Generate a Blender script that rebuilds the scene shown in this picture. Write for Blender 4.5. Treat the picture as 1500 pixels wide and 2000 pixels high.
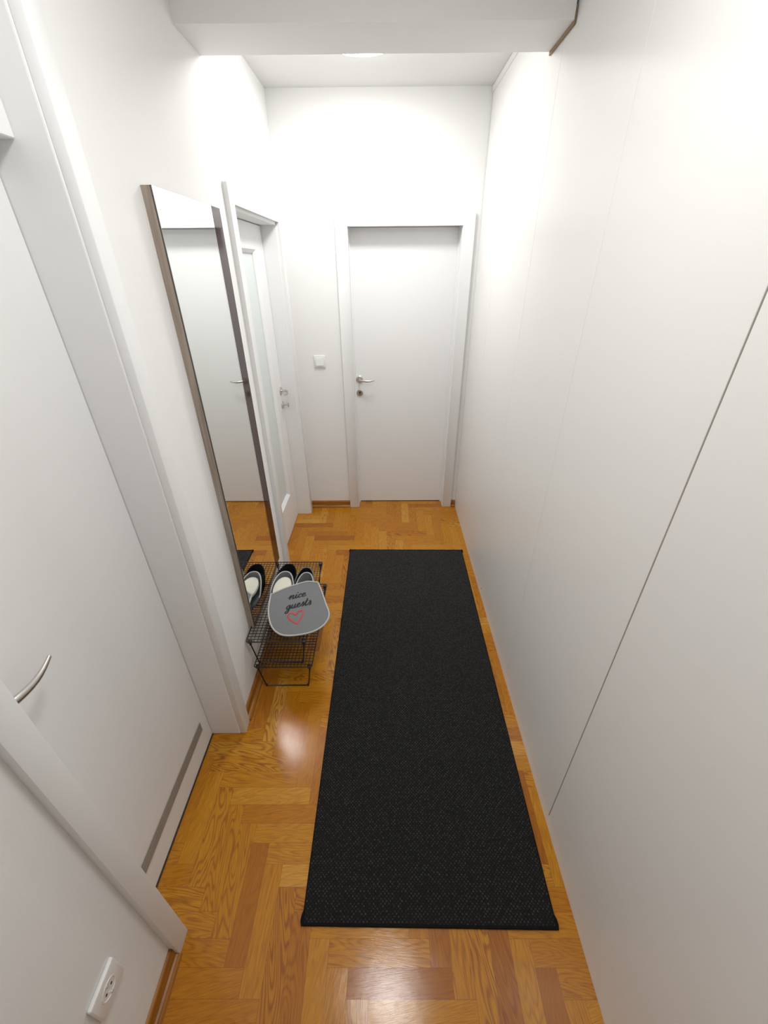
import bpy, bmesh, math, random
from mathutils import Vector, Matrix
random.seed(7)
for o in list(bpy.data.objects): bpy.data.objects.remove(o, do_unlink=True)
scene = bpy.context.scene
COL = scene.collection

# ------------------------------------------------------------------ camera
CAM_H = 1.80
F_PX = 803.6
yaw, pitch, roll = -0.0065, 0.5396, -0.0081
cy, sy, cp, sp, cr, sr = math.cos(yaw), math.sin(yaw), math.cos(pitch), math.sin(pitch), math.cos(roll), math.sin(roll)
fwd = Vector((sy*cp, cy*cp, -sp)); rt = Vector((cy, -sy, 0)); up = rt.cross(fwd)
rt, up = cr*rt + sr*up, -sr*rt + cr*up
cam_data = bpy.data.cameras.new('camera')
cam_data.sensor_fit = 'HORIZONTAL'; cam_data.sensor_width = 36.0
cam_data.lens = F_PX/1500*36.0; cam_data.clip_start = 0.02; cam_data.clip_end = 50
cam = bpy.data.objects.new('camera', cam_data); COL.objects.link(cam)
m3 = Matrix((rt, up, -fwd)).transposed()
cam.matrix_world = Matrix.Translation((0, 0, CAM_H)) @ m3.to_4x4()
scene.camera = cam

# ------------------------------------------------------------------ world, exposure
w = bpy.data.worlds.new('world'); scene.world = w; w.use_nodes = True
w.node_tree.nodes['Background'].inputs[0].default_value = (1, 0.97, 0.93, 1)
w.node_tree.nodes['Background'].inputs[1].default_value = 0.25
scene.view_settings.view_transform = 'Standard'; scene.view_settings.look = 'None'
scene.view_settings.exposure = 0.78; scene.view_settings.gamma = 1.0
scene.view_settings.use_curve_mapping = False
LAMP_NEAR = 27.5      # emission strength of the two round ceiling lamps
LAMP_FAR = 33.0
LAMP_TINT = (1.0, 0.985, 0.955)

# ------------------------------------------------------------------ room sizes (metres)
XL, XR = -0.655, 0.595           # left wall face, wardrobe front
YB, YN = 3.11, -0.95             # back wall face, wall behind the viewer
ZC = 2.635                       # ceiling
XD = -0.785                      # face of the left door leaf (recessed)
XC = -0.634                      # front of the left casings

# ------------------------------------------------------------------ materials
def new_mat(name):
    m = bpy.data.materials.new(name); m.use_nodes = True
    nt = m.node_tree; b = nt.nodes['Principled BSDF']
    return m, nt, b
def paint(name, col, rough=0.5, bump=0.0, scale=200, spec=0.5, metal=0.0, coat=0.0, var=0.02):
    m, nt, b = new_mat(name)
    N, L = nt.nodes, nt.links
    tc = N.new('ShaderNodeTexCoord'); nz = N.new('ShaderNodeTexNoise')
    nz.inputs['Scale'].default_value = scale; nz.inputs['Detail'].default_value = 3
    L.new(tc.outputs['Object'], nz.inputs['Vector'])
    rp = N.new('ShaderNodeValToRGB')
    rp.color_ramp.elements[0].position = 0.3; rp.color_ramp.elements[1].position = 0.7
    rp.color_ramp.elements[0].color = (*[c*(1-var) for c in col], 1)
    rp.color_ramp.elements[1].color = (*[min(1, c*(1+var)) for c in col], 1)
    L.new(nz.outputs['Fac'], rp.inputs['Fac']); L.new(rp.outputs['Color'], b.inputs['Base Color'])
    b.inputs['Roughness'].default_value = rough; b.inputs['Metallic'].default_value = metal
    b.inputs['Specular IOR Level'].default_value = spec; b.inputs['Coat Weight'].default_value = coat
    if bump:
        bp = N.new('ShaderNodeBump'); bp.inputs['Strength'].default_value = bump; bp.inputs['Distance'].default_value = 0.001
        L.new(nz.outputs['Fac'], bp.inputs['Height']); L.new(bp.outputs['Normal'], b.inputs['Normal'])
    return m
M = {}
M['wall'] = paint('wall_paint', (0.885, 0.885, 0.88), 0.85, 0.15, 260, 0.3, var=0.008)
M['ceiling'] = paint('ceiling_paint', (0.82, 0.82, 0.82), 0.9, 0.1, 260, 0.2, var=0.008)
M['lacquer'] = paint('white_door_lacquer', (0.875, 0.88, 0.885), 0.5, 0.03, 30, 0.35, var=0.004)
M['cabinet'] = paint('wardrobe_panel_white', (0.865, 0.865, 0.85), 0.36, 0.05, 900, 0.5, var=0.006)
M['groove'] = paint('wardrobe_seam_backing', (0.62, 0.60, 0.57), 0.7)
M['groove_wood'] = paint('wardrobe_seam_wood', (0.30, 0.21, 0.12), 0.7)
M['gap_shade'] = paint('door_gap_shade', (0.05, 0.035, 0.025), 0.8)  # near-black colour standing for the shade under the door leaves
M['steel'] = paint('satin_nickel', (0.62, 0.60, 0.57), 0.28, 0.02, 400, metal=1.0)
M['dark_metal'] = paint('black_wire_coating', (0.010, 0.010, 0.011), 0.45, spec=0.5)
M['black_plastic'] = paint('black_plastic', (0.015, 0.015, 0.016), 0.45)
M['plastic'] = paint('white_plastic', (0.86, 0.86, 0.85), 0.28, var=0.003)
M['hole'] = paint('dark_hole', (0.02, 0.018, 0.016), 0.6)
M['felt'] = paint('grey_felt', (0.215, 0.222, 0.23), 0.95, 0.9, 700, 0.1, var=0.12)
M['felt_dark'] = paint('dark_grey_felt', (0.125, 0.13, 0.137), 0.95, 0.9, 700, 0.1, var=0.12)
M['black_felt'] = paint('black_felt', (0.012, 0.013, 0.017), 0.95, 0.6, 700, 0.1, var=0.2)
M['piping'] = paint('pale_grey_piping', (0.50, 0.50, 0.48), 0.8, 0.4, 500, 0.2)
M['piping_grey'] = paint('grey_piping', (0.16, 0.16, 0.165), 0.8, 0.4, 500, 0.2)
M['cream'] = paint('cream_insole', (0.72, 0.69, 0.60), 0.85, 0.3, 300, 0.2)
M['thread_black'] = paint('black_embroidery', (0.010, 0.010, 0.011), 0.7)
M['thread_red'] = paint('red_embroidery', (0.62, 0.035, 0.03), 0.6)
M['rug_edge'] = paint('rug_binding', (0.010, 0.010, 0.011), 0.95, 0.8, 500, 0.1)
M['brown_gloss'] = paint('brown_glossy_strip', (0.035, 0.010, 0.012), 0.06, 0.0, 20, 0.5)
M['brown_gloss'].node_tree.nodes['Principled BSDF'].inputs['IOR'].default_value = 1.38
M['dark_edge'] = paint('dark_mirror_edge', (0.06, 0.05, 0.045), 0.4)

def mirror_mat():
    m, nt, b = new_mat('mirror_silver')
    b.inputs['Base Color'].default_value = (0.90, 0.93, 0.92, 1)
    b.inputs['Metallic'].default_value = 1.0; b.inputs['Roughness'].default_value = 0.0
    return m
M['mirror'] = mirror_mat()
def frosted():
    m, nt, b = new_mat('frosted_glass')
    N, L = nt.nodes, nt.links
    b.inputs['Base Color'].default_value = (0.80, 0.86, 0.86, 1)
    b.inputs['Roughness'].default_value = 0.42
    b.inputs['Transmission Weight'].default_value = 0.12
    nz = N.new('ShaderNodeTexNoise'); nz.inputs['Scale'].default_value = 500
    bp = N.new('ShaderNodeBump'); bp.inputs['Strength'].default_value = 0.2; bp.inputs['Distance'].default_value = 0.0005
    L.new(nz.outputs['Fac'], bp.inputs['Height']); L.new(bp.outputs['Normal'], b.inputs['Normal'])
    return m
M['frosted'] = frosted()

def math_node(nt, op, a, b=None, c=None):
    n = nt.nodes.new('ShaderNodeMath'); n.operation = op
    for k, v in enumerate((a, b, c)):
        if v is None: continue
        if isinstance(v, (int, float)): n.inputs[k].default_value = v
        else: nt.links.new(v, n.inputs[k])
    return n.outputs[0]

def wood_mat(name, dark, mid, light, axis='y', rough=0.35, stretch=14, coat=0.0):
    m, nt, b = new_mat(name)
    N, L = nt.nodes, nt.links
    tc = N.new('ShaderNodeTexCoord'); mp = N.new('ShaderNodeMapping')
    s = {'x': (2, stretch*3, stretch*3), 'y': (stretch*3, 2, stretch*3), 'z': (stretch*3, stretch*3, 2)}[axis]
    mp.inputs['Scale'].default_value = s
    L.new(tc.outputs['Object'], mp.inputs['Vector'])
    nz = N.new('ShaderNodeTexNoise'); nz.inputs['Scale'].default_value = 2.0; nz.inputs['Detail'].default_value = 6; nz.inputs['Distortion'].default_value = 0.6
    L.new(mp.outputs[0], nz.inputs['Vector'])
    rp = N.new('ShaderNodeValToRGB'); e = rp.color_ramp.elements
    e[0].position, e[0].color = 0.3, (*dark, 1); e[1].position, e[1].color = 0.72, (*light, 1)
    k = e.new(0.5); k.color = (*mid, 1)
    L.new(nz.outputs['Fac'], rp.inputs['Fac']); L.new(rp.outputs['Color'], b.inputs['Base Color'])
    b.inputs['Roughness'].default_value = rough; b.inputs['Coat Weight'].default_value = coat
    return m
M['grey_wood'] = wood_mat('grey_oak_edge', (0.26, 0.21, 0.17), (0.36, 0.30, 0.245), (0.44, 0.38, 0.32), 'z', 0.6)
M['skirting'] = wood_mat('oak_skirting_along_wall', (0.21, 0.070, 0.007), (0.33, 0.125, 0.012), (0.42, 0.175, 0.025), 'y', 0.4, coat=0.0)
M['skirting_x'] = wood_mat('oak_skirting_across', (0.21, 0.070, 0.007), (0.33, 0.125, 0.012), (0.42, 0.175, 0.025), 'x', 0.4, coat=0.0)

def herringbone():
    """oak herringbone: blocks 62 x 310 mm laid square to the room, found per cell from the diagonal index"""
    W = 0.062; X0, Y0 = -0.369, 0.293
    m, nt, b = new_mat('oak_herringbone_parquet')
    N, L = nt.nodes, nt.links
    mn = lambda op, a, b_=None, c=None: math_node(nt, op, a, b_, c)
    tc = N.new('ShaderNodeTexCoord'); sp_ = N.new('ShaderNodeSeparateXYZ')
    L.new(tc.outputs['Object'], sp_.inputs[0])
    u = mn('DIVIDE', mn('SUBTRACT', sp_.outputs[0], X0), W)
    v = mn('DIVIDE', mn('SUBTRACT', sp_.outputs[1], Y0), W)
    i = mn('FLOOR', u); j = mn('FLOOR', v)
    s = mn('ADD', i, j)
    s2 = mn('SUBTRACT', s, 4.0)
    k = mn('FLOORED_MODULO', s2, 10.0)                  # 0..4 lies along x, 5..9 along y
    isv = mn('GREATER_THAN', k, 4.5)
    kk = mn('SUBTRACT', k, mn('MULTIPLY', isv, 5.0))     # cell index within the block
    # start cell of the block
    ih = mn('SUBTRACT', i, kk); jv = mn('SUBTRACT', j, kk)
    mix = lambda a, b_: mn('ADD', mn('MULTIPLY', a, mn('SUBTRACT', 1.0, isv)), mn('MULTIPLY', b_, isv))
    sx = mix(ih, i); sy_ = mix(j, jv)
    along = mix(mn('SUBTRACT', u, ih), mn('SUBTRACT', v, jv))    # 0..5
    across = mix(mn('SUBTRACT', v, j), mn('SUBTRACT', u, i))     # 0..1
    idv = N.new('ShaderNodeCombineXYZ'); L.new(sx, idv.inputs[0]); L.new(sy_, idv.inputs[1]); L.new(isv, idv.inputs[2])
    wn = N.new('ShaderNodeTexWhiteNoise'); wn.noise_dimensions = '3D'; L.new(idv.outputs[0], wn.inputs['Vector'])
    wn2 = N.new('ShaderNodeTexWhiteNoise'); wn2.noise_dimensions = '3D'
    sc = N.new('ShaderNodeVectorMath'); sc.operation = 'ADD'; sc.inputs[1].default_value = (17.3, 4.1, 9.7)
    L.new(idv.outputs[0], sc.inputs[0]); L.new(sc.outputs[0], wn2.inputs['Vector'])
    r1, r2 = wn.outputs['Value'], wn2.outputs['Value']
    # grain coordinates of this block
    g = N.new('ShaderNodeCombineXYZ')
    L.new(mn('ADD', mn('MULTIPLY', along, 0.20), mn('MULTIPLY', r1, 37.0)), g.inputs[0])
    L.new(mn('ADD', mn('ADD', mn('MULTIPLY', across, 1.15), mn('MULTIPLY', along, mn('MULTIPLY', mn('SUBTRACT', r2, 0.5), 0.5))), mn('MULTIPLY', r2, 53.0)), g.inputs[1])
    L.new(mn('MULTIPLY', r2, 11.0), g.inputs[2])
    nz = N.new('ShaderNodeTexNoise'); nz.inputs['Scale'].default_value = 1.0; nz.inputs['Detail'].default_value = 1.2
    nz.inputs['Distortion'].default_value = 0.15; L.new(g.outputs[0], nz.inputs['Vector'])
    # growth rings: bands of the stretched noise
    ring = mn('SINE', mn('MULTIPLY', nz.outputs['Fac'], 95.0))
    ring = mn('MULTIPLY_ADD', ring, 0.5, 0.5)
    ring = mn('POWER', ring, 2.2)
    fine = N.new('ShaderNodeTexNoise'); fine.inputs['Scale'].default_value = 1.0; fine.inputs['Detail'].default_value = 5
    gm = N.new('ShaderNodeVectorMath'); gm.operation = 'MULTIPLY'; gm.inputs[1].default_value = (7.0, 42.0, 1.0)
    L.new(g.outputs[0], gm.inputs[0]); L.new(gm.outputs[0], fine.inputs['Vector'])
    tone = N.new('ShaderNodeValToRGB'); e = tone.color_ramp.elements
    e[0].position, e[0].color = 0.0, (0.38, 0.125, 0.004, 1)
    e[1].position, e[1].color = 1.0, (0.68, 0.35, 0.045, 1)
    a = e.new(0.12); a.color = (0.51, 0.195, 0.005, 1)
    a = e.new(0.5); a.color = (0.57, 0.235, 0.006, 1)
    a = e.new(0.86); a.color = (0.61, 0.275, 0.014, 1)
    L.new(r1, tone.inputs['Fac'])
    ringamt = mn('MULTIPLY', ring, mn('MULTIPLY_ADD', mn('POWER', r2, 3.0), 0.45, 0.14))
    fineamt = mn('MULTIPLY', mn('SUBTRACT', fine.outputs['Fac'], 0.38), 1.7)
    darkf = mn('MAXIMUM', mn('ADD', ringamt, fineamt), 0.0)
    mx = N.new('ShaderNodeMix'); mx.data_type = 'RGBA'
    L.new(darkf, mx.inputs['Factor']); L.new(tone.outputs['Color'], mx.inputs['A']); mx.inputs['B'].default_value = (0.22, 0.055, 0.006, 1)
    # joints
    d1 = mn('MINIMUM', across, mn('SUBTRACT', 1.0, across))
    d2 = mn('MINIMUM', along, mn('SUBTRACT', 5.0, along))
    dj = mn('MINIMUM', d1, d2)
    jt = mn('LESS_THAN', dj, 0.010)
    mx2 = N.new('ShaderNodeMix'); mx2.data_type = 'RGBA'
    L.new(mn('MULTIPLY', jt, 0.55), mx2.inputs['Factor']); L.new(mx.outputs['Result'], mx2.inputs['A']); mx2.inputs['B'].default_value = (0.16, 0.05, 0.008, 1)
    L.new(mx2.outputs['Result'], b.inputs['Base Color'])
    wob = N.new('ShaderNodeTexNoise'); wob.inputs['Scale'].default_value = 14; wob.inputs['Detail'].default_value = 2
    L.new(tc.outputs['Object'], wob.inputs['Vector'])
    hgt = mn('ADD', mn('MULTIPLY', wob.outputs['Fac'], 0.5), mn('ADD', mn('MULTIPLY', fine.outputs['Fac'], 0.12), mn('MULTIPLY', r2, 0.05)))
    bp = N.new('ShaderNodeBump'); bp.inputs['Strength'].default_value = 0.35; bp.inputs['Distance'].default_value = 0.002
    L.new(hgt, bp.inputs['Height'])
    L.new(bp.outputs['Normal'], b.inputs['Coat Normal'])
    b.inputs['Roughness'].default_value = 0.42; b.inputs['Specular IOR Level'].default_value = 0.15
    b.inputs['Coat Weight'].default_value = 0.65; b.inputs['Coat Roughness'].default_value = 0.14; b.inputs['Coat IOR'].default_value = 1.45
    return m
M['parquet'] = herringbone()

def rug_mat():
    m, nt, b = new_mat('charcoal_woven_rug')
    N, L = nt.nodes, nt.links
    mn = lambda op, a, b_=None, c=None: math_node(nt, op, a, b_, c)
    tc = N.new('ShaderNodeTexCoord'); s = N.new('ShaderNodeSeparateXYZ'); L.new(tc.outputs['Object'], s.inputs[0])
    P = 0.0125
    u = mn('MULTIPLY', s.outputs[0], 2*math.pi/P); v = mn('MULTIPLY', s.outputs[1], 2*math.pi/P)
    a = mn('MULTIPLY', mn('SINE', u), mn('SINE', v))            # staggered knots
    knots = mn('MULTIPLY_ADD', a, 0.5, 0.5)
    nz = N.new('ShaderNodeTexNoise'); nz.inputs['Scale'].default_value = 120; nz.inputs['Detail'].default_value = 5
    L.new(tc.outputs['Object'], nz.inputs['Vector'])
    h = mn('MULTIPLY', mn('POWER', knots, 2.0), mn('MULTIPLY_ADD', nz.outputs['Fac'], 4.2, -1.35))
    rp = N.new('ShaderNodeValToRGB'); e = rp.color_ramp.elements
    e[0].position, e[0].color = 0.05, (0.004, 0.004, 0.004, 1)
    e[1].position, e[1].color = 0.9, (0.052, 0.051, 0.053, 1)
    k = e.new(0.45); k.color = (0.0095, 0.0092, 0.0095, 1)
    L.new(h, rp.inputs['Fac']); L.new(rp.outputs['Color'], b.inputs['Base Color'])
    bp = N.new('ShaderNodeBump'); bp.inputs['Strength'].default_value = 0.9; bp.inputs['Distance'].default_value = 0.002
    L.new(h, bp.inputs['Height']); L.new(bp.outputs['Normal'], b.inputs['Normal'])
    b.inputs['Roughness'].default_value = 0.9; b.inputs['Specular IOR Level'].default_value = 0.25
    b.inputs['Sheen Weight'].default_value = 0.2
    return m
M['rug'] = rug_mat()
def grille_mat():
    m, nt, b = new_mat('brushed_grille_metal')
    N, L = nt.nodes, nt.links
    tc = N.new('ShaderNodeTexCoord'); mp = N.new('ShaderNodeMapping'); mp.inputs['Scale'].default_value = (400, 400, 120)
    L.new(tc.outputs['Object'], mp.inputs[0]); nz = N.new('ShaderNodeTexNoise'); nz.inputs['Scale'].default_value = 1
    L.new(mp.outputs[0], nz.inputs['Vector'])
    rp = N.new('ShaderNodeValToRGB'); rp.color_ramp.elements[0].color = (0.24, 0.20, 0.155, 1); rp.color_ramp.elements[1].color = (0.48, 0.42, 0.34, 1)
    L.new(nz.outputs['Fac'], rp.inputs[0]); L.new(rp.outputs[0], b.inputs['Base Color'])
    b.inputs['Metallic'].default_value = 0.5; b.inputs['Roughness'].default_value = 0.5
    return m
M['grille'] = grille_mat()
def glow(name, strength):
    m, nt, b = new_mat(name)
    b.inputs['Base Color'].default_value = (0.9, 0.9, 0.88, 1)
    b.inputs['Emission Color'].default_value = (*LAMP_TINT, 1); b.inputs['Emission Strength'].default_value = strength
    return m
M['glow_near'] = glow('lamp_glass_lit', LAMP_NEAR)
M['glow_far'] = glow('lamp_glass_lit_far', LAMP_FAR)

# ------------------------------------------------------------------ mesh helpers
def box(bm, x0, x1, y0, y1, z0, z1, bev=0.0, seg=2):
    x0, x1 = sorted((x0, x1)); y0, y1 = sorted((y0, y1)); z0, z1 = sorted((z0, z1))
    vs = [bm.verts.new(p) for p in ((x0,y0,z0),(x1,y0,z0),(x1,y1,z0),(x0,y1,z0),(x0,y0,z1),(x1,y0,z1),(x1,y1,z1),(x0,y1,z1))]
    fs = [bm.faces.new([vs[i] for i in f]) for f in ((3,2,1,0),(4,5,6,7),(0,1,5,4),(1,2,6,5),(2,3,7,6),(3,0,4,7))]
    if bev > 0:
        es = list({e for f in fs for e in f.edges})
        bmesh.ops.bevel(bm, geom=es, offset=bev, segments=seg, affect='EDGES', profile=0.5)
def tube(bm, pts, rad, n=8, closed=False, cap=True):
    pts = [Vector(p) for p in pts]; R = rad if isinstance(rad, (list, tuple)) else [rad]*len(pts)
    rings = []; prev = None; cnt = len(pts)
    for k, p in enumerate(pts):
        a = pts[(k-1) % cnt] if (closed or k > 0) else p
        c = pts[(k+1) % cnt] if (closed or k < cnt-1) else p
        t = (c-a).normalized()
        if prev is None:
            q = Vector((0, 0, 1)) if abs(t.z) < 0.9 else Vector((1, 0, 0))
            prev = (q - t*q.dot(t)).normalized()
        else:
            prev = (prev - t*prev.dot(t)).normalized()
        s = t.cross(prev)
        r = R[k]; rx, ry = (r if isinstance(r, tuple) else (r, r))
        rings.append([bm.verts.new(p + prev*math.cos(2*math.pi*i/n)*rx + s*math.sin(2*math.pi*i/n)*ry) for i in range(n)])
    m = cnt if closed else cnt-1
    for k in range(m):
        A, B = rings[k], rings[(k+1) % cnt]
        for i in range(n): bm.faces.new((A[i], A[(i+1) % n], B[(i+1) % n], B[i]))
    if cap and not closed:
        bm.faces.new(rings[0][::-1]); bm.faces.new(rings[-1])
def lathe(bm, prof, centre, axis='z', n=40):
    """prof: list of (radius, height) turned about an axis through centre"""
    c = Vector(centre); rings = []
    def P(r, h, a):
        x, y = r*math.cos(a), r*math.sin(a)
        if axis == 'z': return c + Vector((x, y, h))
        if axis == 'y': return c + Vector((x, h, y))
        return c + Vector((h, x, y))
    for r, h in prof:
        if r < 1e-6: rings.append([bm.verts.new(P(0, h, 0))])
        else: rings.append([bm.verts.new(P(r, h, 2*math.pi*i/n)) for i in range(n)])
    for A, B in zip(rings, rings[1:]):
        for i in range(n):
            a = [A[i % len(A)], A[(i+1) % len(A)], B[(i+1) % len(B)], B[i % len(B)]]
            q = []
            for v in a:
                if v not in q: q.append(v)
            if len(q) >= 3: bm.faces.new(q)
def obj(name, bm, mat, parent=None, smooth=False, origin=None):
    bmesh.ops.remove_doubles(bm, verts=bm.verts, dist=1e-6)
    bmesh.ops.recalc_face_normals(bm, faces=bm.faces)
    o_ = Vector(origin) if origin is not None else Vector((0, 0, 0))
    if parent is not None: o_ = Vector(parent.get('_o', (0, 0, 0)))
    if o_.length: bmesh.ops.translate(bm, verts=bm.verts, vec=-o_)
    me = bpy.data.meshes.new(name); bm.to_mesh(me); bm.free()
    me.materials.append(mat)
    if smooth:
        for p in me.polygons: p.use_smooth = True
        me.set_sharp_from_angle(angle=math.radians(40))
    o = bpy.data.objects.new(name, me); COL.objects.link(o)
    if parent is not None:
        o.parent = parent; o['_o'] = tuple(parent.get('_o', (0, 0, 0)))
    else:
        o.location = o_; o['_o'] = tuple(o_)
    return o
def tag(o, label, cat, group=None, kind=None):
    o['label'] = label; o['category'] = cat
    if group: o['group'] = group
    if kind: o['kind'] = kind
    return o
def thing(name, loc, label, cat, group=None, kind=None):
    o = bpy.data.objects.new(name, None); o.empty_display_size = 0.05; COL.objects.link(o)
    o.location = loc; o['_o'] = tuple(loc)
    return tag(o, label, cat, group, kind)
def B(): return bmesh.new()
def catmull(pts, n=8, closed=False):
    P = [Vector(p) for p in pts]; out = []; c = len(P)
    rng = range(c) if closed else range(c-1)
    for i in rng:
        p0 = P[(i-1) % c] if (closed or i > 0) else P[0]*2-P[1]
        p1, p2 = P[i], P[(i+1) % c]
        p3 = P[(i+2) % c] if (closed or i+2 < c) else P[-1]*2-P[-2]
        for k in range(n):
            t = k/n
            out.append(0.5*((2*p1)+(p2-p0)*t+(2*p0-5*p1+4*p2-p3)*t*t+(3*p1-p0-3*p2+p3)*t**3))
    if not closed: out.append(P[-1])
    return out

# ------------------------------------------------------------------ room shell
bm = B(); box(bm, -1.3, 1.3, YN-0.12, YB+0.35, -0.05, 0.0)
tag(obj('floor', bm, M['parquet']), 'honey-coloured glossy oak herringbone parquet floor', 'floor', kind='structure')
bm = B(); box(bm, -1.3, 1.3, YN-0.12, YB+0.35, ZC, ZC+0.05)
tag(obj('ceiling', bm, M['ceiling']), 'plain white ceiling above the corridor', 'ceiling', kind='structure')
# left wall, with the niche of the left door (to the ceiling) and the opening of the glazed door
D2A, D2B, D2H = 2.15, 2.985, 2.03
bm = B()
box(bm, -0.86, XL, YN, 0.42, 0, ZC)
box(bm, -0.86, XL, 1.10, D2A-0.02, 0, ZC)
box(bm, -0.86, XL, D2A-0.02, D2B+0.02, D2H, ZC)
box(bm, -0.86, XL, D2B+0.02, YB+0.2, 0, ZC)
tag(obj('wall_left', bm, M['wall']), 'white left wall carrying the mirror and both side doors', 'wall', kind='structure')
# back wall with door opening
BX0, BX1, BH = -0.237, 0.486, 2.012
bm = B()
box(bm, XL, BX0-0.02, YB, YB+0.2, 0, ZC); box(bm, BX1+0.02, 1.25, YB, YB+0.2, 0, ZC)
box(bm, BX0-0.02, BX1+0.02, YB, YB+0.2, BH+0.02, ZC)
tag(obj('wall_back', bm, M['wall']), 'white end wall around the far door', 'wall', kind='structure')
bm = B(); box(bm, -1.3, 1.3, YN-0.12, YN, 0, ZC)
tag(obj('wall_front', bm, M['wall']), 'white wall behind the viewer', 'wall', kind='structure')
bm = B(); box(bm, 1.2, 1.3, YN, YB+0.2, 0, ZC)
tag(obj('wall_right', bm, M['wall']), 'wall hidden behind the white wardrobe', 'wall', kind='structure')
bm = B(); box(bm, -1.3, -1.2, YN, YB+0.2, 0, ZC); box(bm, -1.2, -0.86, YN, YN+0.1, 0, ZC); box(bm, -1.2,-0.86, 1.3, 1.4, 0, ZC)
box(bm, -1.2, -0.86, YB+0.1, YB+0.2, 0, ZC)
tag(obj('wall_room', bm, M['wall']), 'far wall of the rooms beyond the left doors', 'wall', kind='structure')
# ceiling beam across the corridor
bm = B(); box(bm, XL, XR-0.008, 1.870, 2.095, 2.447, ZC)
tag(obj('trim_1', bm, M['wall']), 'white ceiling beam crossing the corridor', 'beam', kind='structure')
bm = B(); box(bm, XR-0.0075, XR-0.0015, 1.872, 2.098, 2.438, 2.480)
tag(obj('trim_2', bm, M['groove_wood']), 'thin brown filler strip between beam and wardrobe', 'filler strip', kind='structure')
# skirting: quarter-round plus flat board
def skirt(name, p0, p1, axis, side, label, mat):
    """axis 'y': runs along y at wall face XL; axis 'x': along x at back wall"""
    bm = B(); prof = [(0, 0), (0.027, 0), (0.027, 0.005), (0.024, 0.011), (0.018, 0.016), (0.012, 0.018), (0.011, 0.024), (0.010, 0.050), (0.006, 0.056), (0, 0.057)]
    rings = []
    for t in (p0, p1):
        if axis == 'y': rings.append([bm.verts.new((XL+d, t, z)) for d, z in prof])
        else: rings.append([bm.verts.new((t, YB-d, z)) for d, z in prof])
    n = len(prof)
    for i in range(n): bm.faces.new((rings[0][i], rings[0][(i+1) % n], rings[1][(i+1) % n], rings[1][i]))
    bm.faces.new(rings[0]); bm.faces.new(rings[1][::-1])
    return tag(obj(name, bm, mat), label, 'skirting board', kind='structure')
skirt('baseboard_left', YN, 0.382, 'y', 1, 'brown oak skirting under the wall socket', M['skirting'])
skirt('baseboard_left', 1.135, 2.094, 'y', 1, 'brown oak skirting behind the shoe rack', M['skirting'])
skirt('baseboard_back', XL+0.002, -0.311, 'x', 1, 'short brown oak skirting under the light switch', M['skirting_x'])
skirt('baseboard_back', 0.561, XR-0.002, 'x', 1, 'stub of brown oak skirting between far door and wardrobe', M['skirting_x'])

# ------------------------------------------------------------------ lever handle, built in a local frame
def lever(parent, c, out, along, L=0.112, name='door_handle', bow=0.010, fat=1.0):
    """c: rose centre on the door face, out: unit vector off the door, along: lever direction"""
    c, out, along = Vector(c), Vector(out), Vector(along); upv = Vector((0, 0, 1))
    ax = 'y' if abs(out.y) > 0.5 else 'x'; sg = out.y if ax == 'y' else out.x
    bm = B(); lathe(bm, [(0.0, 0.0), (0.026, 0.0), (0.026, sg*0.006), (0.023, sg*0.009), (0.012, sg*0.010), (0.0, sg*0.010)], c, ax, 32)
    rose = obj('handle_rose', bm, M['steel'], parent, True)
    bm = B()
    pts = [c+out*0.008, c+out*0.03, c+out*0.043+along*0.004, c+out*0.050+along*0.016]
    rad = [(0.008, 0.008), (0.008, 0.008), (0.0085, 0.0085), (0.008, 0.009)]
    for k in range(1, 10):
        t = k/9
        pts.append(c + out*(0.050+bow*math.sin(math.pi*t)) + along*(0.016+(L-0.016)*t) + upv*(-0.004*math.sin(math.pi*t)))
        rr = 0.0085*fat*(1-0.5*t**1.5)
        rad.append((rr*1.0, rr*0.75))
    tube(bm, pts, rad, 14)
    return rose, obj(name, bm, M['steel'], parent, True)
def key_rose(parent, c, out, hole=True):
    c, out = Vector(c), Vector(out)
    ax = 'y' if abs(out.y) > 0.5 else 'x'; sg = out.y if ax == 'y' else out.x
    bm = B(); lathe(bm, [(0.0, 0.0), (0.025, 0.0), (0.025, sg*0.006), (0.022, sg*0.009), (0.0, sg*0.009)], c, ax, 32)
    r = obj('key_rose', bm, M['steel'], parent, True)
    if hole:
        bm = B(); q = c + out*0.0092
        lathe(bm, [(0.0, 0.0), (0.0065, 0.0), (0.0065, sg*0.0008), (0, sg*0.0008)], q+Vector((0, 0, 0.004)), ax, 20)
        if ax == 'y': box(bm, q.x-0.003, q.x+0.003, q.y, q.y+sg*0.0008, q.z-0.012, q.z+0.002)
        else: box(bm, q.x, q.x+sg*0.0008, q.y-0.003, q.y+0.003, q.z-0.012, q.z+0.002)
        k = obj('keyhole', bm, M['hole'], r)
        k['label'] = 'dark keyhole'
    return r

def architrave(bm, plane, front, back, a0, a1, b0, b1, top, open_top, bev):
    """inverted U: stiles a0..a1 and b0..b1, head open_top..top; plane 'x' = board normal along x"""
    out = [(a0, 0), (a1, 0), (a1, open_top), (b0, open_top), (b0, 0), (b1, 0), (b1, top), (a0, top)]
    P = (lambda t, z, d: (d, t, z)) if plane == 'x' else (lambda t, z, d: (t, d, z))
    F = [bm.verts.new(P(t, z, front)) for t, z in out]; K = [bm.verts.new(P(t, z, back)) for t, z in out]
    f = bm.faces.new(F); bm.faces.new(K[::-1])
    for k in range(8): bm.faces.new((F[k], F[(k+1) % 8], K[(k+1) % 8], K[k]))
    bmesh.ops.bevel(bm, geom=list(f.edges), offset=bev, segments=2, affect='EDGES', profile=0.5)

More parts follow.
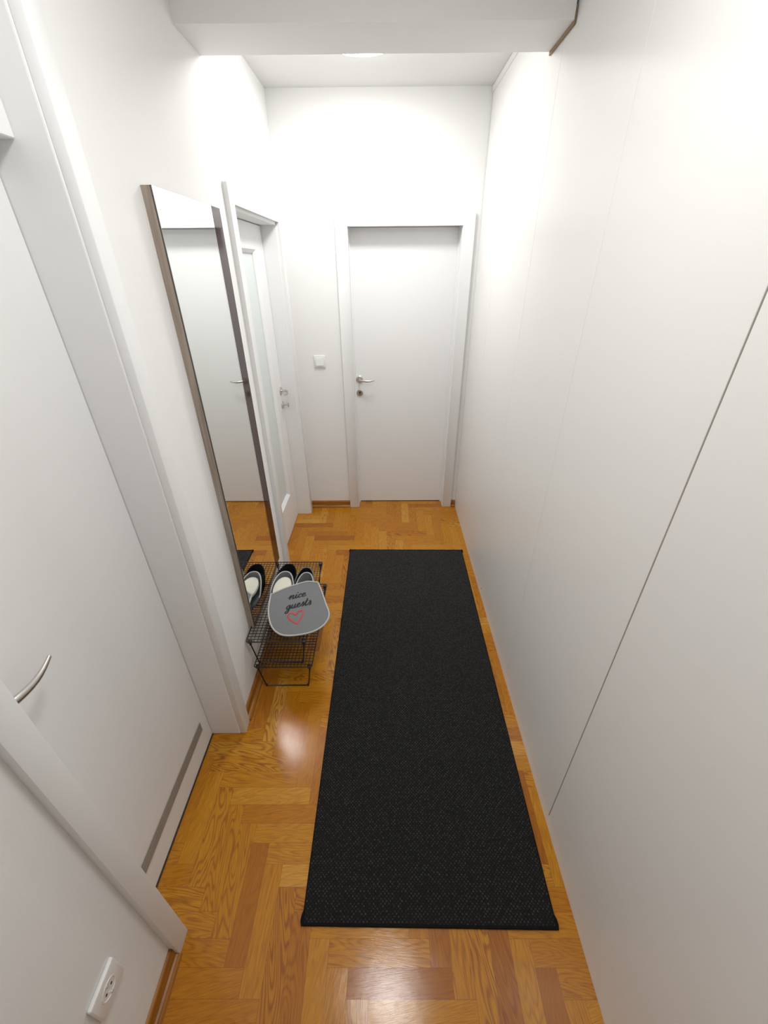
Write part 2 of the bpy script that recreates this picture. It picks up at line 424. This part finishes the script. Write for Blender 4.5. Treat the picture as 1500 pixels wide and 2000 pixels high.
# ------------------------------------------------------------------ door_1: the near left door with vent, in a frame up to the ceiling
d1 = thing('door_1', (XD, 0.75, 0), 'white near left door with lever handle and a slim vent at its foot', 'door', kind='structure')
bm = B(); box(bm, XD-0.04, XD, 0.405, 1.071, 0.006, 2.015, 0.001, 1); obj('door_leaf', bm, M['lacquer'], d1)
bm = B()
box(bm, -0.86, -0.660, 1.073, 1.100, 0, ZC, 0.004)                       # far jamb
box(bm, -0.86, -0.667, 0.400, 0.404, 0, ZC); box(bm, XD-0.045, XD-0.04, 0.404, 1.073, 0, 2.02)
obj('door_jamb', bm, M['lacquer'], d1)
bm = B(); box(bm, -0.6605, XC, 1.0755, 1.135, 0, ZC, 0.004); obj('door_casing', bm, M['lacquer'], d1, True)
bm = B(); box(bm, -0.657, XC, 0.382, 0.437, 0, ZC, 0.002); obj('door_casing', bm, M['lacquer'], d1, True)
bm = B(); box(bm, -0.86, -0.728, 0.405, 1.073, 2.019, ZC, 0.002, 1); obj('transom_panel', bm, M['lacquer'], d1)
bm = B(); box(bm, -0.86, XD+0.004, 0.405, 1.073, -0.0005, 0.0035); obj('gap_shade_strip', bm, M['gap_shade'], d1)  # dark strip painting the shade below the leaf
# vent: frame and slanted slats
bm = B(); box(bm, XD, XD+0.0035, 0.500, 1.020, 0.121, 0.169, 0.001, 1)
vg = obj('vent_grille', bm, M['grille'], d1)
bm = B()
for k in range(6):
    z = 0.1265 + k*0.0068
    box(bm, XD+0.0035, XD+0.0065, 0.504, 1.016, z, z+0.0032, 0.0008, 1)
obj('vent_slats', bm, M['grille'], vg)
# the near lever: root hidden behind the casing, tip towards the far end
lever(d1, (XD, 0.462, 1.075), (1, 0, 0), (0, 1, 0), 0.143, bow=0.011, fat=1.2)
key_rose(d1, (XD, 0.462, 0.975), (1, 0, 0))

# ------------------------------------------------------------------ door_2: glazed door on the left
XG = -0.745
d2 = thing('door_2', (XG, 2.57, 0), 'white left door with a tall frosted glass pane and turn knob', 'door', kind='structure')
GA, GB, GZ0, GZ1 = 2.345, 2.795, 0.285, 1.885
bm = B()
box(bm, XG-0.04, XG, D2A+0.003, GA, 0.006, 2.008, 0.0008, 1); box(bm, XG-0.04, XG, GB, D2B-0.003, 0.006, 2.008, 0.0008, 1)
box(bm, XG-0.04, XG, GA, GB, GZ1, 2.008); box(bm, XG-0.04, XG, GA, GB, 0.006, GZ0)
leaf = obj('door_leaf', bm, M['lacquer'], d2)
# glazing bead with sloping faces
bm = B()
a = 0.018
O = [(GA, GZ0), (GB, GZ0), (GB, GZ1), (GA, GZ1)]; I = [(GA+a, GZ0+a), (GB-a, GZ0+a), (GB-a, GZ1-a), (GA+a, GZ1-a)]
vo = [bm.verts.new((XG+0.004, y, z)) for y, z in O]; vi = [bm.verts.new((XG-0.012, y, z)) for y, z in I]
vb = [bm.verts.new((XG-0.030, y, z)) for y, z in I]; vc = [bm.verts.new((XG-0.030, y, z)) for y, z in O]
for k in range(4):
    q = (k+1) % 4
    bm.faces.new((vo[k], vo[q], vi[q], vi[k])); bm.faces.new((vi[k], vi[q], vb[q], vb[k])); bm.faces.new((vb[k], vb[q], vc[q], vc[k])); bm.faces.new((vc[k], vc[q], vo[q], vo[k]))
obj('glazing_bead', bm, M['lacquer'], d2)
bm = B(); box(bm, XG-0.025, XG-0.019, GA+0.01, GB-0.01, GZ0+0.01, GZ1-0.01); obj('glass_pane', bm, M['frosted'], d2)
bm = B()
box(bm, -0.86, XL+0.002, D2B, D2B+0.02, 0, D2H, 0.001, 1); box(bm, -0.86, XL+0.002, D2A-0.02, D2A, 0, D2H, 0.001, 1)
box(bm, -0.86, XL+0.002, D2A-0.02, D2B+0.02, 2.012, D2H+0.01, 0.001, 1)
box(bm, XG-0.055, XG-0.04, D2A, D2A+0.015, 0, 2.012); box(bm, XG-0.055, XG-0.04, D2B-0.015, D2B, 0, 2.012); 
obj('door_jamb', bm, M['lacquer'], d2)
bm = B(); architrave(bm, 'x', XC, XL, 2.094, 2.155, 2.990, 3.052, 2.095, 2.028, 0.002); obj('door_casing', bm, M['lacquer'], d2, True)
bm = B(); box(bm, XG-0.03, XG-0.003, D2A, D2B, -0.0005, 0.003); obj('gap_shade_strip', bm, M['gap_shade'], d2)  # painted shade in the gap under the glazed leaf
lever(d2, (XG, 2.935, 1.045), (1, 0, 0), (0, -1, 0), 0.11)
r = key_rose(d2, (XG, 2.935, 0.945), (1, 0, 0), False)
bm = B(); tube(bm, [(XG+0.008, 2.935, 0.945), (XG+0.035, 2.935, 0.945), (XG+0.045, 2.935, 0.945)], [0.005, 0.005, 0.008], 12)
box(bm, XG+0.036, XG+0.048, 2.930, 2.940, 0.930, 0.960, 0.003)
obj('turn_knob', bm, M['steel'], r, True)

# ------------------------------------------------------------------ door_3: the far door
YD = 3.195; YCF = 3.088
d3 = thing('door_3', (0.12, YD, 0), 'plain white door at the far end of the corridor', 'door', kind='structure')
bm = B(); box(bm, BX0+0.012, BX1-0.012, YD, YD+0.04, 0.007, BH-0.003, 0.001, 1); obj('door_leaf', bm, M['lacquer'], d3)
bm = B()
box(bm, BX0-0.018, BX0+0.004, YCF+0.01, YD+0.05, 0, BH+0.012, 0.002, 1); box(bm, BX1-0.004, BX1+0.018, YCF+0.01, YD+0.05, 0, BH+0.012, 0.002, 1)
box(bm, BX0-0.018, BX1+0.018, YCF+0.01, YD+0.05, BH, BH+0.015, 0.002, 1)
box(bm, BX0+0.002, BX0+0.012, YD-0.012, YD+0.05, 0, BH, 0.001, 1); box(bm, BX1-0.012, BX1-0.002, YD-0.012, YD+0.05, 0, BH, 0.001, 1)
obj('door_jamb', bm, M['lacquer'], d3)
bm = B(); architrave(bm, 'y', YCF, YB, -0.311, BX0, BX1, 0.557, 2.077, BH, 0.002); obj('door_casing', bm, M['lacquer'], d3, True)
bm = B(); box(bm, BX0+0.01, BX1-0.01, YD+0.002, YD+0.05, -0.0005, 0.006); obj('gap_shade_strip', bm, M['gap_shade'], d3)  # shade under the far leaf, painted as a dark strip
lever(d3, (-0.197, YD, 1.062), (0, -1, 0), (1, 0, 0), 0.112)
key_rose(d3, (-0.199, YD, 0.960), (0, -1, 0))

# ------------------------------------------------------------------ wardrobe along the right wall
wd = thing('wardrobe', (0.9, 1.0, 0), 'tall white built-in wardrobe with flush handleless doors along the right side', 'wardrobe')
SEAMS = [YN+0.005, 0.100, 0.7300, 1.348, 1.973, 2.628, YB-0.004]
BZ = 0.046
def dpanel(y0, y1, g0, g1):
    bm = B(); box(bm, XR, XR+0.018, y0+g0, y1-g1, BZ, ZC-0.028, 0.0008, 1); return bm
for k in range(len(SEAMS)-1):
    g0 = 0.0022 if k == 2 else 0.0007; g1 = 0.0022 if k == 1 else 0.0007
    if k == 5: g1 = 0.0
    obj('wardrobe_door', dpanel(SEAMS[k], SEAMS[k+1], g0, g1), M['cabinet'], wd)
bm = B(); box(bm, XR+0.0215, 1.195, YN+0.005, 0.72, 0.0, ZC-0.002); box(bm, XR+0.0215, 1.195, 0.74, YB-0.004, 0.0, ZC-0.002)
obj('wardrobe_body', bm, M['groove'], wd)
bm = B(); box(bm, XR+0.004, 1.19, 0.721, 0.739, 0.046, ZC-0.003); obj('side_panel', bm, M['groove_wood'], wd)
bm = B(); box(bm, XR+0.0004, XR+0.02, YN+0.005, YB-0.004, 0.0, BZ-0.0006, 0.0006, 1); obj('plinth', bm, M['cabinet'], wd)
bm = B(); box(bm, XR-0.006, XR+0.02, 2.10, YB-0.004, ZC-0.028, ZC-0.001, 0.001, 1); box(bm, XR+0.0004, XR+0.02, YN+0.005, 2.10, ZC-0.028, ZC-0.001)
obj('cornice', bm, M['cabinet'], wd)
bm = B(); box(bm, XR-0.003, XR, 1.970, 1.976, 0.050, 0.060, 0.001, 1); q = obj('hinge_catch', bm, M['steel'], wd)
q['label'] = 'tiny metal catch at the foot of a seam'

# ------------------------------------------------------------------ ceiling lamps
def lamp(x, y, mat, label):
    t = thing('ceiling_lamp', (x, y, ZC), label, 'lamp', 'round ceiling lamps')
    bm = B(); lathe(bm, [(0, 0), (0.162, 0), (0.166, -0.004), (0.166, -0.018), (0.15, -0.020), (0, -0.020)], (x, y, ZC), 'z', 48)
    obj('lamp_base', bm, M['plastic'], t, True)
    bm = B(); pr = [(0.157, -0.0205)] + [(0.157*math.cos(a), -0.0205-0.018*math.sin(a)) for a in [math.pi/2*k/10 for k in range(1, 10)]] + [(0, -0.0385)]
    lathe(bm, pr, (x, y, ZC), 'z', 48)
    obj('lamp_shade', bm, mat, t, True)
lamp(-0.095, 2.50, M['glow_far'], 'round lit ceiling lamp beyond the beam, before the far door')
lamp(0.0, 0.72, M['glow_near'], 'round lit ceiling lamp on this side of the beam')

# ------------------------------------------------------------------ light switch and socket
sw = thing('light_switch', (-0.476, YB, 1.208), 'square white rocker switch on end wall left of far door', 'light switch')
bm = B(); box(bm, -0.516, -0.436, YB-0.009, YB, 1.166, 1.250, 0.003); obj('switch_plate', bm, M['plastic'], sw, True)
bm = B()
vs = [(-0.503, YB-0.009, 1.181), (-0.449, YB-0.009, 1.181), (-0.449, YB-0.009, 1.235), (-0.503, YB-0.009, 1.235),
      (-0.502, YB-0.0155, 1.182), (-0.450, YB-0.0155, 1.182), (-0.450, YB-0.0105, 1.234), (-0.502, YB-0.0105, 1.234)]
V = [bm.verts.new(p) for p in vs]
for f in ((0,1,5,4),(1,2,6,5),(2,3,7,6),(3,0,4,7),(4,5,6,7),(3,2,1,0)): bm.faces.new([V[i] for i in f])
obj('rocker', bm, M['plastic'], sw)

so = thing('wall_socket', (XL, 0.247, 0.375), 'white single wall socket low on the near left wall', 'socket')
CY, CZ = 0.247, 0.376
bm = B(); box(bm, XL, XL+0.011, CY-0.043, CY+0.043, CZ-0.043, CZ+0.043, 0.004, 3); obj('socket_plate', bm, M['plastic'], so, True)
bm = B(); lathe(bm, [(0.0225, 0.0108), (0.0225, 0.0125), (0.0205, 0.0125), (0.0195, 0.0114), (0.0195, 0.0111), (0.0, 0.0111)], (XL, CY, CZ), 'x', 40)
well = obj('socket_well', bm, M['plastic'], so, True)
for s in (-1, 1):
    bm = B(); lathe(bm, [(0.0, 0.0106), (0.0028, 0.0106), (0.0028, 0.0118), (0, 0.0118)], (XL, CY+s*0.0095, CZ), 'x', 14)
    k = obj('pin_hole', bm, M['hole'], well); k['label'] = 'dark pin hole'
    bm = B(); box(bm, XL+0.0112, XL+0.0150, CY-0.0025, CY+0.0025, CZ+s*0.0195, CZ+s*0.0150, 0.0006, 1)
    k = obj('earth_clip', bm, M['steel'], well); k['label'] = 'metal earth clip'

# ------------------------------------------------------------------ tall wall mirror
MY0, MY1, MZ0, MZ1, MX = 1.392, 1.925, 0.338, 1.990, -0.626
mi = thing('wall_mirror', (XL, (MY0+MY1)/2, MZ0), 'tall narrow mirror with grey wood edge hung on left wall above the rack', 'mirror')
bm = B(); box(bm, XL, MX-0.003, MY0, MY0+0.016, MZ0, MZ1, 0.0008, 1); box(bm, XL, MX-0.003, MY1-0.016, MY1, MZ0, MZ1)
box(bm, XL, MX-0.003, MY0+0.016, MY1-0.016, MZ1-0.016, MZ1); box(bm, XL, MX-0.003, MY0+0.016, MY1-0.016, MZ0, MZ0+0.016)
box(bm, XL+0.002, MX-0.006, MY0+0.014, MY1-0.014, MZ0+0.014, MZ1-0.014)
obj('mirror_frame', bm, M['grey_wood'], mi)
bm = B(); box(bm, MX-0.003, MX-0.0002, MY0, MY0+0.004, MZ0, MZ1); box(bm, MX-0.003, MX-0.0002, MY0, MY1, MZ0, MZ0+0.003)
k = obj('edge_strip', bm, M['dark_edge'], mi); k['label'] = 'thin dark edge strip'
MS = 1.838
bm = B(); box(bm, MX-0.003, MX, MY0+0.004, MS-0.010, MZ0+0.003, MZ1, 0.0005, 1); box(bm, MX-0.003, MX, MS-0.008, MS-0.002, MZ0+0.003, MZ1, 0.0005, 1)
obj('mirror_glass', bm, M['mirror'], mi)
bm = B(); box(bm, MX-0.003, MX, MS, MY1, MZ0+0.003, MZ1, 0.0005, 1)
k = obj('side_strip', bm, M['brown_gloss'], mi); k['label'] = 'dark brown glossy side strip'

# ------------------------------------------------------------------ rug
rg = thing('runner_rug', (0.13, 1.45, 0), 'long charcoal black woven runner rug on the parquet', 'rug')
RC = [(-0.272, 0.449), (0.531, 0.440), (0.550, 2.447), (-0.265, 2.457)]
def rq(s, t):
    a = Vector(RC[0]).lerp(Vector(RC[1]), s); b_ = Vector(RC[3]).lerp(Vector(RC[2]), s); return a.lerp(b_, t)
def slab(bm, s0, s1, t0, t1, z0, z1, ns=2, nt_=2, wob=0.0):
    def P(i, j, z):
        s = s0+(s1-s0)*i/ns; t = t0+(t1-t0)*j/nt_; p = rq(s, t)
        dx = wob*math.sin(t*41)*0.6+wob*math.sin(t*97+1) if i in (0, ns) else 0
        return (p.x+dx, p.y, z)
    T = [[bm.verts.new(P(i, j, z1)) for j in range(nt_+1)] for i in range(ns+1)]
    U = [[bm.verts.new(P(i, j, z0)) for j in range(nt_+1)] for i in range(ns+1)]
    for i in range(ns):
        for j in range(nt_):
            bm.faces.new((T[i][j], T[i+1][j], T[i+1][j+1], T[i][j+1])); bm.faces.new((U[i][j+1], U[i+1][j+1], U[i+1][j], U[i][j]))
    for i in range(ns):
        bm.faces.new((U[i][0], U[i+1][0], T[i+1][0], T[i][0])); bm.faces.new((T[i][nt_], T[i+1][nt_], U[i+1][nt_], U[i][nt_]))
    for j in range(nt_):
        bm.faces.new((T[0][j], T[0][j+1], U[0][j+1], U[0][j])); bm.faces.new((U[ns][j], U[ns][j+1], T[ns][j+1], T[ns][j]))
bm = B(); slab(bm, 0.0015, 0.9985, 0.0008, 0.9992, 0.0006, 0.0065, 2, 120, 0.0008); obj('rug_weave', bm, M['rug'], rg)
def run(bm, a, b_, r, z=0.0042):
    n = 30; pts = []
    for k in range(n+1):
        p = Vector(a).lerp(Vector(b_), k/n); pts.append((p.x, p.y, z+0.0002*math.sin(k*2.1)))
    tube(bm, pts, [(r, r*1.15)]*(n+1), 8)
for (a, b_, r) in ((RC[0], RC[1], 0.0042), (RC[3], RC[2], 0.0038)):
    bm = B(); run(bm, a, b_, r)
    for c, sx in ((a, -1), (b_, 1)):                       # knotted corners
        sg = 1 if a == RC[0] else -1
        tube(bm, [(c[0]+sx*0.001, c[1]-sg*0.004, 0.005), (c[0]+sx*0.003, c[1]+sg*0.008, 0.006), (c[0]+sx*0.003, c[1]+sg*0.020, 0.005), (c[0], c[1]+sg*0.034, 0.004)], [0.0046, 0.0056, 0.0048, 0.0026], 8)
    obj('hem', bm, M['rug_edge'], rg, True)
for (a, b_) in ((RC[0], RC[3]), (RC[1], RC[2])):
    bm = B(); run(bm, a, b_, 0.0028, 0.0036); obj('side_binding', bm, M['rug_edge'], rg, True)

# ------------------------------------------------------------------ stackable wire shelf racks
def rack(zt, x0, x1, y0, y1, zfoot, label):
    t = thing('wire_shelf_rack', ((x0+x1)/2, (y0+y1)/2, zfoot), label, 'shoe rack', 'stacked black wire shelf racks')
    bm = B(); r = 0.0027; c = 0.012
    loop = [(x0+c, y0), (x1-c, y0), (x1, y0+c), (x1, y1-c), (x1-c, y1), (x0+c, y1), (x0, y1-c), (x0, y0+c)]
    pts = []
    P = [Vector((a, b_, zt-r)) for a, b_ in loop]
    for i in range(0, 8, 2):
        pts += [P[i], P[i+1]]
        a, b_ = P[i+1], P[(i+2) % 8]; cor = Vector(((x1 if i in (0, 2) else x0), (y0 if i in (0, 6) else y1), zt-r))
        for k in (1, 2, 3):
            s = k/4; pts.append(a*(1-s)**2 + cor*2*s*(1-s) + b_*s*s)
    tube(bm, pts, r, 8, closed=True)
    nx = 16; ny = 34
    for i in range(1, nx):
        x = x0+(x1-x0)*i/nx; tube(bm, [(x, y0, zt-r), (x, y1, zt-r)], 0.0018, 6)
    for j in range(1, ny):
        y = y0+(y1-y0)*j/ny; tube(bm, [(x0, y, zt-r-0.0018), (x1, y, zt-r-0.0018)], 0.0018, 6)
    obj('shelf_grid', bm, M['dark_metal'], t, True)
    for ys, sg in ((y0+0.012, -1), (y1-0.012, 1)):
        a, b_ = x0+0.014, x1-0.014; fa, fb = x0+0.034, x1-0.034; zf = zfoot+0.0027; yf = ys-sg*0.004
        bm = B()
        pts = [(a, ys, zt-0.006), (a, ys, zt-0.03)]
        pts += [(fa-0.004, yf, zf+0.014), (fa-0.001, yf, zf+0.005), (fa+0.006, yf, zf), (fb-0.006, yf, zf), (fb+0.001, yf, zf+0.005), (fb+0.004, yf, zf+0.014)]
        pts += [(b_, ys, zt-0.03), (b_, ys, zt-0.006)]
        tube(bm, pts, 0.0031, 8)
        lg = obj('leg_frame', bm, M['dark_metal'], t, True)
        for xx in (a, b_):
            bm = B(); box(bm, xx-0.009, xx+0.009, ys-0.008, ys+0.008, zt-0.020, zt-0.003, 0.003)
            tube(bm, [(xx, ys, zt-0.034), (xx, ys, zt-0.018)], 0.0055, 10)
            obj('corner_clip', bm, M['black_plastic'], t, True)
        for xx in (fa+0.001, fb-0.001):
            bm = B(); tube(bm, [(xx, yf, zfoot+0.0005), (xx, yf, zfoot+0.012)], [0.0052, 0.0045], 10)
            obj('rubber_foot', bm, M['black_plastic'], lg, True)
ZS1, ZS2 = 0.160, 0.324
rack(ZS1, -0.636, -0.360, 1.304, 1.900, 0.0, 'lower black wire shelf rack standing on the parquet')
rack(ZS2, -0.648, -0.372, 1.312, 1.905, ZS1, 'upper black wire shelf rack carrying the felt slippers, stacked on the other')

# ------------------------------------------------------------------ felt slippers on the rack
def slipper(cx, yh, wd_, ln, z, mats, label, cup=0.055, rot=0.0, insole=False, name='felt_slipper', logo=False):
    t = thing(name, (cx, yh-ln/2, z), label, 'slipper', 'guest slippers on the rack')
    felt, inner, pipe = mats
    def outl(a, gr=1.0):                # a = 0 at heel, closed loop
        s = math.sin(a); c = math.cos(a)
        y = -c                           # -1 heel .. 1 toe
        wl = (0.47+0.03*y)*(abs(s)**0.82)*(1 if s >= 0 else -1)
        return wl*wd_*gr, (y*0.5)*ln*gr
    def W(x, l, zz):                     # l: -ln/2 = heel (far end), + towards viewer
        yy = yh-ln/2-l; dx = x*math.cos(rot)+(-l)*math.sin(rot)*1.0; dy = -x*math.sin(rot)
        return (cx+dx, yy+dy, zz)
    n = 56; A = [2*math.pi*k/n for k in range(n)]
    bm = B()
    top = [bm.verts.new(W(*outl(a, 0.99), z+0.008)) for a in A]; bot = [bm.verts.new(W(*outl(a), z)) for a in A]
    for k in range(n): bm.faces.new((bot[k], bot[(k+1) % n], top[(k+1) % n], top[k]))
    bm.faces.new(top); bm.faces.new(bot[::-1])
    obj('sole', bm, inner, t)
    # heel cup: wall that rises round the heel, low at the sides
    def rise(a):
        c = max(0.0, math.cos(a)); return 0.010 + cup*(c**0.55 if c > 0 else 0)
    HA = [-math.pi*0.56 + math.pi*1.12*k/40 for k in range(41)]
    bm = B(); rings = []
    for a in HA:
        x, l = outl(a, 1.0); x2, l2 = outl(a, 0.955); h = rise(a); f = 1+0.05*(h/0.06)
        rings.append([bm.verts.new(W(x, l, z+0.004)), bm.verts.new(W(x*f, l*f, z+h)), bm.verts.new(W(x2*f, l2*f, z+h)), bm.verts.new(W(x2, l2, z+0.007))])
    for A1, A2 in zip(rings, rings[1:]):
        for i in range(4): bm.faces.new((A1[i], A1[(i+1) % 4], A2[(i+1) % 4], A2[i]))
    bm.faces.new(rings[0]); bm.faces.new(rings[-1][::-1])
    hc = obj('heel_cup', bm, felt, t, True)
    bm = B(); pts = []
    for a in HA:
        x, l = outl(a, 0.985); h = rise(a); f = 1+0.05*(h/0.06); pts.append(W(x*f, l*f, z+h))
    tube(bm, pts, 0.0032, 8); k = obj('piping', bm, pipe, hc, True)
    if insole:
        bm = B(); n = 40; ring = []
        def C(a, g, dz):
            x = 0.046*g*(abs(math.sin(a))**0.9)*(1 if math.sin(a) >= 0 else -1); yv = 0.085*g*(-math.cos(a))
            zz = z+0.040 + dz + 0.10*(yv+0.085)*(-0.12)
            return W(x+0.002, -ln/2+0.018+0.085+yv, zz)
        for g, dz in ((1.0, -0.006), (1.0, 0.0), (0.93, 0.006), (0.6, 0.011), (0.25, 0.012)):
            ring.append([bm.verts.new(C(2*math.pi*k/n, g, dz)) for k in range(n)])
        for a_, b_ in zip(ring, ring[1:]):
            for k in range(n): bm.faces.new((a_[k], a_[(k+1) % n], b_[(k+1) % n], b_[k]))
        bm.faces.new(ring[0][::-1]); bm.faces.new(ring[-1])
        q = obj('insole', bm, M['cream'], t, True); q['label'] = 'cream padded insole'
    if logo:
        bm = B()
        for k, (dx, dy) in enumerate(((-0.012, 0.0), (-0.004, 0.006), (0.006, 0.004), (0.014, -0.002))):
            p = W(dx, -ln/2+0.045+dy, z+0.0083)
            tube(bm, [(p[0]-0.004, p[1]-0.003, p[2]), (p[0], p[1]+0.004, p[2]), (p[0]+0.004, p[1]-0.002, p[2])], 0.0009, 6)
        q = obj('printed_mark', bm, M['thread_black'], t); q['label'] = 'small dark printed mark'
    return t
Z0 = ZS2+0.0012
slipper(-0.543, 1.800, 0.120, 0.25, Z0, (M['black_felt'], M['black_felt'], M['black_felt']), 'black slipper heel behind the grey one with a cream insole, nearest the mirror', 0.05, 0.05)
slipper(-0.437, 1.768, 0.112, 0.25, Z0, (M['black_felt'], M['black_felt'], M['piping_grey']), 'black slipper with thin grey piping, behind the right grey slipper', 0.052, 0.0)
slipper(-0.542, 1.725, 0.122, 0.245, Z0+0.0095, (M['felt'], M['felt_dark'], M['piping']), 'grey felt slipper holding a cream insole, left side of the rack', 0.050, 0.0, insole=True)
slipper(-0.428, 1.722, 0.104, 0.24, Z0+0.0095, (M['felt'], M['felt'], M['piping']), 'grey felt slipper tucked into the pouch, right side of the rack', 0.045, 0.0, logo=True)

# big slipper-shaped felt pouch: outline measured on the rack, front rounded towards the viewer
OUT = [(-0.579,1.552,0),(-0.576,1.494,0),(-0.568,1.443,0),(-0.544,1.384,0),(-0.511,1.348,0),(-0.468,1.331,0),(-0.400,1.335,0),(-0.332,1.355,0),(-0.288,1.394,0),(-0.277,1.442,0),(-0.299,1.498,0),(-0.327,1.569,0),(-0.352,1.622,0)]
BACK = [(-0.352,1.622,.411),(-0.407,1.627,.413),(-0.467,1.607,.411),(-0.525,1.582,.404),(-0.578,1.551,.397)]
edge = catmull(OUT, 6); back = catmull(BACK, 8)
full = edge + back[1:-1]
CEN = Vector((-0.432, 1.475, 0))
def bulge(g): return 0.008*(1-g*g)
po = thing('slipper_pouch', (CEN.x, CEN.y, ZS2), 'large grey felt slipper pouch lettered nice guests with a red heart', 'slipper pouch')
def plane_z(x, y): return 0.336 + 0.23*(y-1.29) - 0.003
bm = B(); rings = []
G = [1.0, 0.94, 0.85, 0.7, 0.5, 0.25]
for g in G:
    row = []
    for p in full:
        x = CEN.x+(p.x-CEN.x)*g; y = CEN.y+(p.y-CEN.y)*g
        row.append(bm.verts.new((x, y, plane_z(x, y)+bulge(g))))
    rings.append(row)
n = len(full)
for a, b_ in zip(rings, rings[1:]):
    for k in range(n): bm.faces.new((a[k], a[(k+1) % n], b_[(k+1) % n], b_[k]))
cv = bm.verts.new((CEN.x, CEN.y, plane_z(CEN.x, CEN.y)+bulge(0)))
for k in range(n): bm.faces.new((rings[-1][k], rings[-1][(k+1) % n], cv))
vamp = obj('vamp', bm, M['felt'], po, True)
sm = vamp.modifiers.new('thickness', 'SOLIDIFY'); sm.thickness = 0.003; sm.offset = -1
# gusset from the piping down to the sole, and the sole itself
bm = B(); lo = []; hi = []
for k, p in enumerate(edge):
    q = CEN + (Vector((p.x, p.y, 0))-CEN)*0.87
    lo.append(bm.verts.new((q.x, q.y, Z0+0.004))); hi.append(bm.verts.new((p.x, p.y, plane_z(p.x, p.y))))
for k in range(len(edge)-1): bm.faces.new((lo[k], lo[k+1], hi[k+1], hi[k]))
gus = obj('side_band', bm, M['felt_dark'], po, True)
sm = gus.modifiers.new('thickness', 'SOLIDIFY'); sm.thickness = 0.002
bm = B(); T = []; U = []
for p in full:
    q = CEN + (Vector((p.x, p.y, 0))-CEN)*0.87
    T.append(bm.verts.new((q.x, q.y, Z0+0.005))); U.append(bm.verts.new((q.x, q.y, Z0)))
for k in range(n): bm.faces.new((U[k], U[(k+1) % n], T[(k+1) % n], T[k]))
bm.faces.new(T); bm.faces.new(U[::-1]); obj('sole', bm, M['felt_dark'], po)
bm = B(); tube(bm, [(p.x, p.y, plane_z(p.x, p.y)+0.0005) for p in full], 0.0042, 10, closed=True)
obj('piping', bm, M['piping'], po, True)
# surface height of the vamp for the embroidery
def gof(x, y):
    d = Vector((x-CEN.x, y-CEN.y)); r0 = d.length
    if r0 < 1e-6: return 0
    best = 1e9; an = math.atan2(d.y, d.x)
    for p in full:
        e_ = Vector((p.x-CEN.x, p.y-CEN.y)); da = abs((math.atan2(e_.y, e_.x)-an+math.pi) % (2*math.pi)-math.pi)
        if da < best: best, rr = da, e_.length
    return min(1, r0/rr)
def surf(x, y): return plane_z(x, y)+bulge(gof(x, y))+0.0008
ANG = math.radians(14)
def on_vamp(o, u, v):
    x = o[0]+u*math.cos(ANG)-v*math.sin(ANG); y = o[1]+u*math.sin(ANG)+v*math.cos(ANG)
    return Vector((x, y, surf(x, y)))
def stroke(bm, o, pts, wt, pen=True):
    """raised embroidered line following the felt; thick on down-strokes"""
    C_ = catmull([(p[0], p[1], 0) for p in pts], 7); P = []; R_ = []
    for k, c in enumerate(C_):
        a = C_[max(0, k-1)]; b_ = C_[min(len(C_)-1, k+1)]; d = (b_-a)
        f = abs(d.y)/(d.length+1e-9) if pen else 1
        P.append(on_vamp(o, c.x, c.y)); R_.append((wt*0.35, wt*(0.42+0.9*f)))
    tube(bm, P, R_, 6)
LET = {
 'n': ([[(-.30,.42),(-.12,.48),(.02,.80),(.12,.98),(.14,.5),(.04,.0)], [(.06,.1),(.26,.68),(.48,.98),(.60,.80),(.52,.2),(.64,.0),(.88,.3)]], .88),
 'i': ([[(0,.3),(.18,.95),(.12,.25),(.26,.0),(.5,.3)], [(.24,1.36),(.30,1.44),(.36,1.50)]], .47),
 'c': ([[(.50,.70),(.44,.95),(.20,.85),(.06,.40),(.22,.0),(.60,.30)]], .64),
 'e': ([[(0,.32),(.36,.55),(.44,.85),(.26,.96),(.08,.6),(.12,.15),(.34,.0),(.72,.36)]], .66),
 'g': ([[(.58,.78),(.36,.96),(.08,.6),(.12,.12),(.38,.12),(.6,.9),(.52,-.3),(.28,-.92),(.0,-.78),(.14,-.4),(.82,.22)]], .80),
 'u': ([[(0,.25),(.18,.95),(.10,.3),(.26,.0),(.5,.3),(.64,.95),(.56,.25),(.70,.0),(.92,.3)]], .90),
 's': ([[(0,.2),(.26,.75),(.36,1.12),(.46,.6),(.40,.08),(.14,.02)], [(.34,.03),(.62,.3)]], .58),
 't': ([[(0,.3),(.26,1.0),(.38,1.8),(.24,.6),(.26,.05),(.42,.02),(.62,.3)], [(.05,1.12),(.62,1.25)]], .58),
}
bm = B()
def word(wd_, o, xh, asp=1.0):
    u = 0
    for ch in wd_:
        S_, adv = LET[ch]
        for s in S_: stroke(bm, o, [((u+p[0]+0.22*p[1])*xh*asp, p[1]*xh) for p in s], 0.0028)
        u += adv
word('nice', (-0.480, 1.516), 0.0215, 1.42)
word('guests', (-0.486, 1.459), 0.0215, 1.36)
k = obj('lettering', bm, M['thread_black'], vamp, True); k['label'] = 'black script lettering nice guests'
bm = B(); ho = (-0.432, 1.417)
H = [(0.000,0.012),(-0.010,0.027),(-0.026,0.030),(-0.036,0.018),(-0.033,0.002),(-0.018,-0.016),(0.003,-0.034)]
H2 = [(0.000,0.012),(0.014,0.028),(0.030,0.031),(0.037,0.018),(0.030,0.002),(0.016,-0.015),(0.003,-0.034)]
stroke(bm, ho, H, 0.0024, False); stroke(bm, ho, H2, 0.0024, False)
k = obj('heart', bm, M['thread_red'], vamp, True); k['label'] = 'red embroidered heart outline'

for o in bpy.data.objects:
    if '_o' in o: del o['_o']
